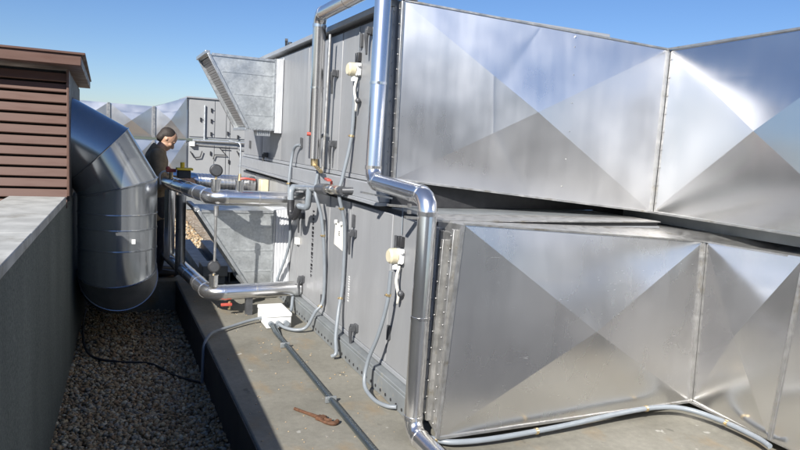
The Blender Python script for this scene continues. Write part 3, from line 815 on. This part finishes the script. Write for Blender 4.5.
hose([(1.30, 5.64, .05), (1.18, 5.60, .04), (1.02, 5.50, .03), (.86, 5.36, .035), (.79, 5.27, .025), (.745, 5.20, -.03), (.735, 5.17, -.16), (.73, 5.16, -.32)], .013, 'grey conduit leaving the white box and dropping over the plinth edge')
t = thing('steel_conduit', 'pair of straight dark steel conduits clipped together, running from the white box along the concrete', 'conduit', (1.35, 4, 0))
m = MB(); m.tube([(1.335, 5.41, .048), (1.335, 5.25, .024), (1.317, 2.3, .022)], .018, 14); m.build('tube', M['steel_tube'], t)
m = MB(); m.tube([(1.37, 5.39, .04), (1.364, 5.2, .012), (1.345, 2.3, .012)], .0075, 14); m.build('tube', M['steel_tube'], t)
for y in (4.9, 3.75):
    m = MB(); m.box(1.29, 1.365, y, y + .02, .002, .0425); m.build('saddle', M['rail'], t, bevel=.004)
hose([(1.66, 3.02, .05), (1.75, 2.93, .055), (2.0, 2.89, .060), (2.45, 2.88, .075), (2.9, 2.88, .10), (3.2, 2.87, .105), (3.37, 2.80, .10), (3.47, 2.62, .085), (3.49, 2.40, .075), (3.47, 2.3, .07)], .0155,
     'grey conduit along the bottom edge of the lower aluminium duct', clips=(.05, .3, .52, .8))
hose([(.72, 5.18, -.325), (.55, 5.42, -.335), (.38, 5.75, -.33), (.14, 5.86, -.33), (-.06, 6.02, -.325), (-.14, 6.3, -.3), (-.165, 6.9, -.28), (-.15, 7.5, -.28)], .010,
     'black cable lying on the gravel below the round duct', 'cable', 'cable', 'cable', None)


def switch(x, y, z, label):
    t = thing('switch_box', label, 'switch', (x, y, z), 'round switches on the unit doors')
    m = MB(); m.box(x - .045, x - .001, y - .045, y + .02, z - .048, z + .048); m.build('base', M['white'], t, bevel=.008)
    m = MB(); m.tube([(x - .046, y, z), (x - .085, y, z), (x - .098, y, z)], [.051, .049, .038], 24); m.build('cover', M['cream'], t)
    m = MB(); m.cyl((x - .045, y, z - .045), (x - .045, y, z - .085), .019); m.build('cable_gland', M['white'], t)
    m = MB()
    for dy in (.022, -.016): m.box(x - .03, x - .001, y + dy - .014, y + dy + .014, z + .058, z + .125)
    m.build('clip', M['black'], t, bevel=.004)
    m = MB(); m.tube(curve([(x - .03, y - .03, z - .06), (x - .05, y - .04, z - .15), (x - .04, y - .06, z - .24), (x - .03, y - .035, z - .30), (x - .02, y - .03, z - .22)], 6), .009, 8); m.build('wire', M['paper'], t)
    m = MB(); m.ball((x - .03, y - .07, z - .23), .022, 10, 7); m.build('wire_plug', M['handle'], t)
    m = MB(); m.tube([(x - .012, y, z + .14), (x - .010, y + .01, z + .32)], .004, 6); m.build('thin_cable', M['hose'], t)
    for dz in (.03, -.035):
        m = MB(); m.cyl((x - .03, y - .044, z + dz), (x - .03, y - .062, z + dz), .010, n=8); m.build('screw_cap', M['white'], t)


switch(FX, 4.655, 2.19, 'round cream switch on the upper unit, beside the pipe loop')
switch(FX, 3.72, .95, 'round cream switch on the lower unit, left of the corner pipe')

# rusty pipe wrench on the concrete
w = thing('pipe_wrench', 'rusty adjustable pipe wrench on the concrete near the steel conduits', 'wrench', (1.15, 3.55, 0))
A = V((1.075, 3.70, .016)); B = V((1.235, 3.44, .016)); D = (B - A).normalized(); Nn = V((0, 0, 1)).cross(D)
m = MB(); m.tube([A, A.lerp(B, .3), A.lerp(B, .62), A.lerp(B, .66)], [.010, .0095, .0125, .014], 10); m.build('wrench_handle', M['rust'], w)
c = A.lerp(B, .70)
m = MB(); m.bar(c - D * .03, c + D * .022, .044, .024); m.build('housing', M['rust'], w, bevel=.005)
m = MB(); m.cyl(c - D * .012 + Nn * .026, c + D * .014 + Nn * .026, .012, n=12); m.build('knurled_nut', M['rust'], w)
m = MB(); m.tube(curve([c + D * .02 + Nn * .010, c + D * .045 + Nn * .012, c + D * .058 + Nn * .026], 4), [.011 - .0003 * k for k in range(9)], 8); m.build('heel_jaw', M['rust'], w)
hk = [c - D * .02 - Nn * .012, c + D * .04 - Nn * .022, c + D * .085 - Nn * .016, c + D * .104 + Nn * .006, c + D * .098 + Nn * .034]
m = MB(); m.tube(curve(hk, 4), [.009 + .0005 * min(i, 10) for i in range(17)], 8); m.build('hook_jaw', M['rust'], w)

g = MB(); rnd = random.Random(11)
for k in range(150):
    x, y = rnd.uniform(.8, 1.66), rnd.uniform(2.5, 6.6); r = rnd.uniform(.002, .006) * (1.6 if rnd.random() < .1 else 1)
    g.ball((x, y, r * .5), (r * rnd.uniform(.8, 1.6), r, r * .6), 6, 4)
setting(g.build('grit', M['pebble']), 'stuff')

# ------------------------------------------------------------------ far unit and its ducts
FY = 17.9


def far_unit(name, label, z0, z1):
    t = thing(name, label, 'air handling unit', (3.4, FY, z0), 'far air handling units')
    m = MB(); m.box(2.03, 5.4, FY + .03, FY + 2, z0, z1); m.build('casing', M['post'], t)
    xs = [2.06, 2.72, 3.02, 3.12, 3.9, 4.6, 5.38]
    for a, c in zip(xs[:-1], xs[1:]):
        m = MB(); m.box(a + .008, c - .008, FY, FY + .028, z0 + .05, z1 - .04); m.build('side_panel', M['far_panel'], t, bevel=.004)
    return t


fu = far_unit('air_handling_unit', 'distant pale grey upper unit with black latches, beyond the man', 1.52, 2.56)
fl = far_unit('air_handling_unit', 'distant pale grey lower unit with bent cables, beyond the pipes', .2, 1.42)
m = MB(); m.box(2.03, 5.4, FY - .05, FY + 2, GZ, .195); m.build('base_rail', M['rail'], fl)
m = MB(); m.box(2.0, 5.45, FY - .04, FY + 2.02, 2.562, 2.60); m.build('roof_lip', M['post'], fu)
for x, z in ((2.35, 2.02), (2.62, 2.28), (2.62, 2.0), (2.62, 1.66), (3.05, 2.32), (3.30, 2.36), (3.05, 1.70), (3.32, 1.62)):
    m = MB(); m.box(x - .014, x + .014, FY - .04, FY - .002, z - .05, z + .05); m.box(x - .02, x + .04, FY - .05, FY - .0402, z + .02, z + .04); m.build('latch', M['black'], fu)
for x, z in ((2.62, 1.15), (3.1, .95), (2.70, .35), (3.7, .9)):
    m = MB(); m.box(x - .016, x + .016, FY - .04, FY - .002, z - .05, z + .05); m.build('latch', M['black'], fl)
for i, pts in enumerate(([(2.1, 1.38), (3.3, 1.36), (3.35, 1.30), (3.6, 1.30)], [(2.68, 1.0), (2.72, 1.12), (3.02, 1.12), (2.85, 1.30), (3.1, 1.30)], [(3.3, 1.25), (3.4, 1.05), (3.5, 1.12), (3.7, 1.02)], [(2.1, 1.18), (2.2, 1.02), (2.35, 1.04), (2.4, 1.2)])):
    m = MB(); m.tube([(x, FY - .06, z) for x, z in pts], .014, 8); m.build('cable', M['black'] if i else M['galv_frame'], fl)
m = MB(); m.box(3.55, 3.78, FY - .02, FY - .003, 1.20, 1.30); m.build('warning_label', M['white'], fl)
m = MB(); m.box(2.08, 2.2, FY - .12, FY - .003, 1.32, 1.44); m.build('terminal_box', M['white'], fl)
m = MB(); m.tube([(2.45, FY - .04, 1.45), (2.45, FY - .04, 2.4)], .022, 8); m.build('conduit', M['galv_frame'], fu)
m = MB(); m.tube([(2.15, FY - .08, 1.47), (4.6, FY - .08, 1.47)], .035, 8); m.build('conduit', M['galv_frame'], fu)

for name, lab, z0, zl, zr in (('sheet_metal_duct', 'distant upper aluminium duct with creased diamond panels against the sky', 1.50, 2.30, 2.57), ('sheet_metal_duct', 'distant lower aluminium duct behind the man and the round duct', .25, 1.44, 1.46)):
    t = thing(name, lab, 'duct', (1, FY, z0), 'distant ducts on the far units')
    xs = [(-3.6, zl - .02), (-2.2, zl), (-.9, zl), (.15, zl - .02), (1.20, zl - .03), (2.02, zr)]
    for i, ((a, za), (c, zc)) in enumerate(zip(xs[:-1], xs[1:])):
        yo = FY - .03 if i < 4 else FY - .03
        ym = yo - (.30 if i == 4 else 0)
        panel(t, 'side_panel', (a + .02, yo, za), (c - .02, yo if i < 4 else yo, zc), (c - .02, yo, z0), (a + .02, yo, z0), .07, M['alu_far'], .012, 30 + i, 9)
    m = MB()
    m.add([(x, FY - .02, z) for x, z in xs] + [(x, FY + 1.2, z) for x, z in xs], [(i, i + 1, i + 7, i + 6) for i in range(5)])
    m.box(-3.6, 2.02, FY - .015, FY + 1.2, z0, zl - .05)
    m.build('casing', M['alu'], t)
    for x, z in xs[1:-1]:
        m = MB(); m.box(x - .03, x + .03, FY - .075, FY + .01, z0 - .01, z + .01); m.build('flange', M['alu_edge'], t)
    m = MB(); m.box(-3.4, -3.3, FY + .2, FY + .3, GZ - .02, z0); m.box(1.7, 1.8, FY + .2, FY + .3, GZ - .02, z0); m.build('support_leg', M['galv_frame'], t)


# ------------------------------------------------------------------ the man
def fuse(mb, name, mat, par, parent=None, vox=.008, it=4):
    o = mb.build(name, mat, par, parent=parent, fix=False)
    r = o.modifiers.new('fuse', 'REMESH'); r.mode = 'VOXEL'; r.voxel_size = vox; r.use_smooth_shade = True
    s = o.modifiers.new('smooth', 'SMOOTH'); s.iterations = it; s.factor = .5
    return o


def limb(m, pts, rs, n=14):
    m.tube(pts, rs, n)
    for p, r in zip(pts, rs): m.ball(p, r * .99, n, 8)


PX, PY = .60, 7.85
pm_ = thing('person', 'man in a dark olive coat with short hair, bowing his head over the pipes', 'person', (PX, PY, 0))
S = lambda x, y, z: V((PX + x, PY + y, z))
body = MB()
for sy in (-1, 1):
    limb(body, [S(-.02, sy * .10, .90), S(.03, sy * .11, .50), S(-.04, sy * .11, .10)], [.085, .06, .042])
    limb(body, [S(-.03, sy * .11, .05), S(.14, sy * .13, .035)], [.042, .035])
    limb(body, [S(-.03, sy * .19, 1.37), S(.0, sy * .24, 1.09), S(.22, sy * .16, 1.10)], [.055, .043, .030])
    hx = S(.25, sy * .15, 1.10)
    body.ball(hx + V((.03, 0, 0)), (.045, .020, .038), 12, 8)
    for k, (dz, L) in enumerate(((.026, .055), (.009, .064), (-.009, .060), (-.026, .048))):
        limb(body, [hx + V((.065, 0, dz)), hx + V((.065 + L * .6, -.004 * sy, dz - .008)), hx + V((.065 + L * .9, -.014 * sy, dz - .026))], [.0098, .0092, .008], 8)
    limb(body, [hx + V((.02, -.012 * sy, .03)), hx + V((.055, -.035 * sy, .045)), hx + V((.085, -.04 * sy, .03))], [.012, .0105, .009], 8)
body.ball(S(-.03, 0, .95), (.12, .16, .13)); body.ball(S(-.05, 0, 1.20), (.12, .17, .24)); body.ball(S(-.04, 0, 1.33), (.10, .17, .11))
limb(body, [S(-.035, 0, 1.38), S(.02, 0, 1.49)], [.065, .058])
tilt = Matrix.Rotation(math.radians(42), 3, 'Y')
HC = S(.066, 0, 1.570)
hd = lambda x, y, z: HC + tilt @ V((x, y, z))
hm = MB()
hm.ball((0, 0, .025), (.100, .077, .098), 20, 14); hm.ball((.035, 0, -.045), (.062, .060, .075), 16, 10); hm.ball((.07, 0, -.088), (.030, .034, .026), 12, 8)
hm.tube([(.088, 0, .012), (.112, 0, -.022), (.118, 0, -.034)], [.009, .014, .013], 10); hm.ball((.113, 0, -.036), (.014, .017, .011), 10, 7)
for sy in (-1, 1):
    hm.ball((-.005, sy * .078, -.005), (.013, .006, .020), 10, 8); hm.ball((.083, sy * .030, .024), (.016, .026, .008), 10, 6)
    hm.ball((.066, sy * .044, -.022), (.026, .022, .020), 10, 7)
hm.ball((.096, 0, -.060), (.010, .024, .006), 10, 6); hm.ball((.094, 0, -.070), (.010, .020, .006), 10, 6)
body.add([hd(*p) for p in hm.v], hm.f)
fuse(body, 'body', M['skin'], pm_, vox=.006, it=3)
hr = MB(); hh = MB()
hh.ball((-.020, 0, .044), (.0965, .0795, .0835), 20, 14); hh.ball((-.055, 0, -.005), (.055, .072, .078), 16, 10); hh.ball((-.026, 0, .034), (.078, .0815, .050), 18, 10)
hr.add([hd(*p) for p in hh.v], hh.f)
fuse(hr, 'hair', M['hair'], pm_, vox=.009, it=2)
for sy in (-1, 1):
    e_ = MB(); e_.ball(hd(.087, sy * .031, .006), .0105, 10, 8); e_.build('eye', M['handle'], pm_)
ct = MB()
ct.ball(S(-.045, 0, 1.30), (.135, .205, .16)); ct.ball(S(-.055, 0, 1.14), (.145, .195, .22)); ct.ball(S(-.035, 0, .95), (.150, .20, .20))
ct.tube([S(-.045, 0, 1.24), S(-.03, 0, .95), S(-.01, 0, .66)], [.165, .178, .20], 20)
ct.tube([S(-.05, 0, 1.36), S(-.015, 0, 1.455), S(.0, 0, 1.475)], [.115, .092, .088], 18)
for sy in (-1, 1):
    limb(ct, [S(-.04, sy * .165, 1.385), S(-.005, sy * .235, 1.08), S(.21, sy * .165, 1.10)], [.085, .070, .052])
fuse(ct, 'coat', M['coat'], pm_, vox=.011, it=4)
tr = MB()
for sy in (-1, 1): limb(tr, [S(-.02, sy * .10, .88), S(.03, sy * .11, .50), S(-.035, sy * .11, .11)], [.105, .080, .068])
fuse(tr, 'trousers', M['trouser'], pm_, vox=.012)
for sy in (-1, 1):
    sh = MB(); limb(sh, [S(-.05, sy * .11, .052), S(.05, sy * .12, .05), S(.16, sy * .13, .042)], [.048, .046, .038]); fuse(sh, 'shoe', M['shoe'], pm_, vox=.01)

# dark block added unseen behind the camera to darken the duct panel reflections
t = thing('reflection_block', 'dark rendered block added unseen behind the camera, for the duct panels to mirror', 'reflection block', (-7, -15, GZ))
m = MB(); m.box(-14, 1.6, -20, -14, GZ - .02, 4.6); m.build('wall', M['render'], t)
m = MB(); m.box(-14.2, 1.8, -20.2, -13.8, 4.6015, 4.8); m.build('block_top_slab', M['coping'], t)
m = MB(); m.box(-5, -4, -13.998, -13.95, GZ, 1.75); m.build('door', M['dark_wall'], t)

# ------------------------------------------------------------------ light, sky, camera
EL = math.degrees(math.atan2(.89, math.sqrt(2)))
sun = bpy.data.lights.new('sun', 'SUN'); sun.energy = 5.0; sun.angle = math.radians(.5); sun.color = (1, .968, .92)
so = bpy.data.objects.new('sun', sun); COL.objects.link(so)
so.rotation_euler = V((1, 1, -.89)).to_track_quat('-Z', 'Y').to_euler()
SAT = 1.12; TINT = (.87, .92, 1.10)
W = bpy.data.worlds.new('World'); SC.world = W; W.use_nodes = True
nt = W.node_tree; bg = nt.nodes['Background']; sky = nt.nodes.new('ShaderNodeTexSky')
sky.sky_type = 'NISHITA'; sky.sun_disc = False; sky.sun_elevation = math.radians(EL); sky.sun_rotation = math.radians(225)
sky.altitude = 300; sky.air_density = 1.0; sky.dust_density = .35; sky.ozone_density = 3.0
hs = nt.nodes.new('ShaderNodeHueSaturation'); hs.inputs['Saturation'].default_value = SAT; nt.links.new(sky.outputs[0], hs.inputs['Color']); nt.links.new(mixc(nt, 1, hs.outputs[0], TINT, 'MULTIPLY'), bg.inputs[0]); bg.inputs[1].default_value = .062

f = 650.
vy = V((-298, 97, -f)).normalized()
vd = V((-310, -(f * f + 298 * 310) / 97, -f)).normalized(); vz = -vd; vx = vy.cross(vz)
cam = bpy.data.cameras.new('camera'); cam.sensor_width = 36; cam.lens = f / 800 * 36; cam.clip_start = .05; cam.clip_end = 6000
co = bpy.data.objects.new('camera', cam); COL.objects.link(co)
co.matrix_world = Matrix(((vx.x, vx.y, vx.z, 0), (vy.x, vy.y, vy.z, 0), (vz.x, vz.y, vz.z, 1.65), (0, 0, 0, 1)))
SC.camera = co
SC.view_settings.view_transform = 'Standard'; SC.view_settings.look = 'None'; SC.view_settings.gamma = 1; SC.view_settings.exposure = .8
SC.view_settings.use_curve_mapping = False
SC.render.engine = 'CYCLES'
SC.cycles.max_bounces = 10; SC.cycles.sample_clamp_indirect = 6
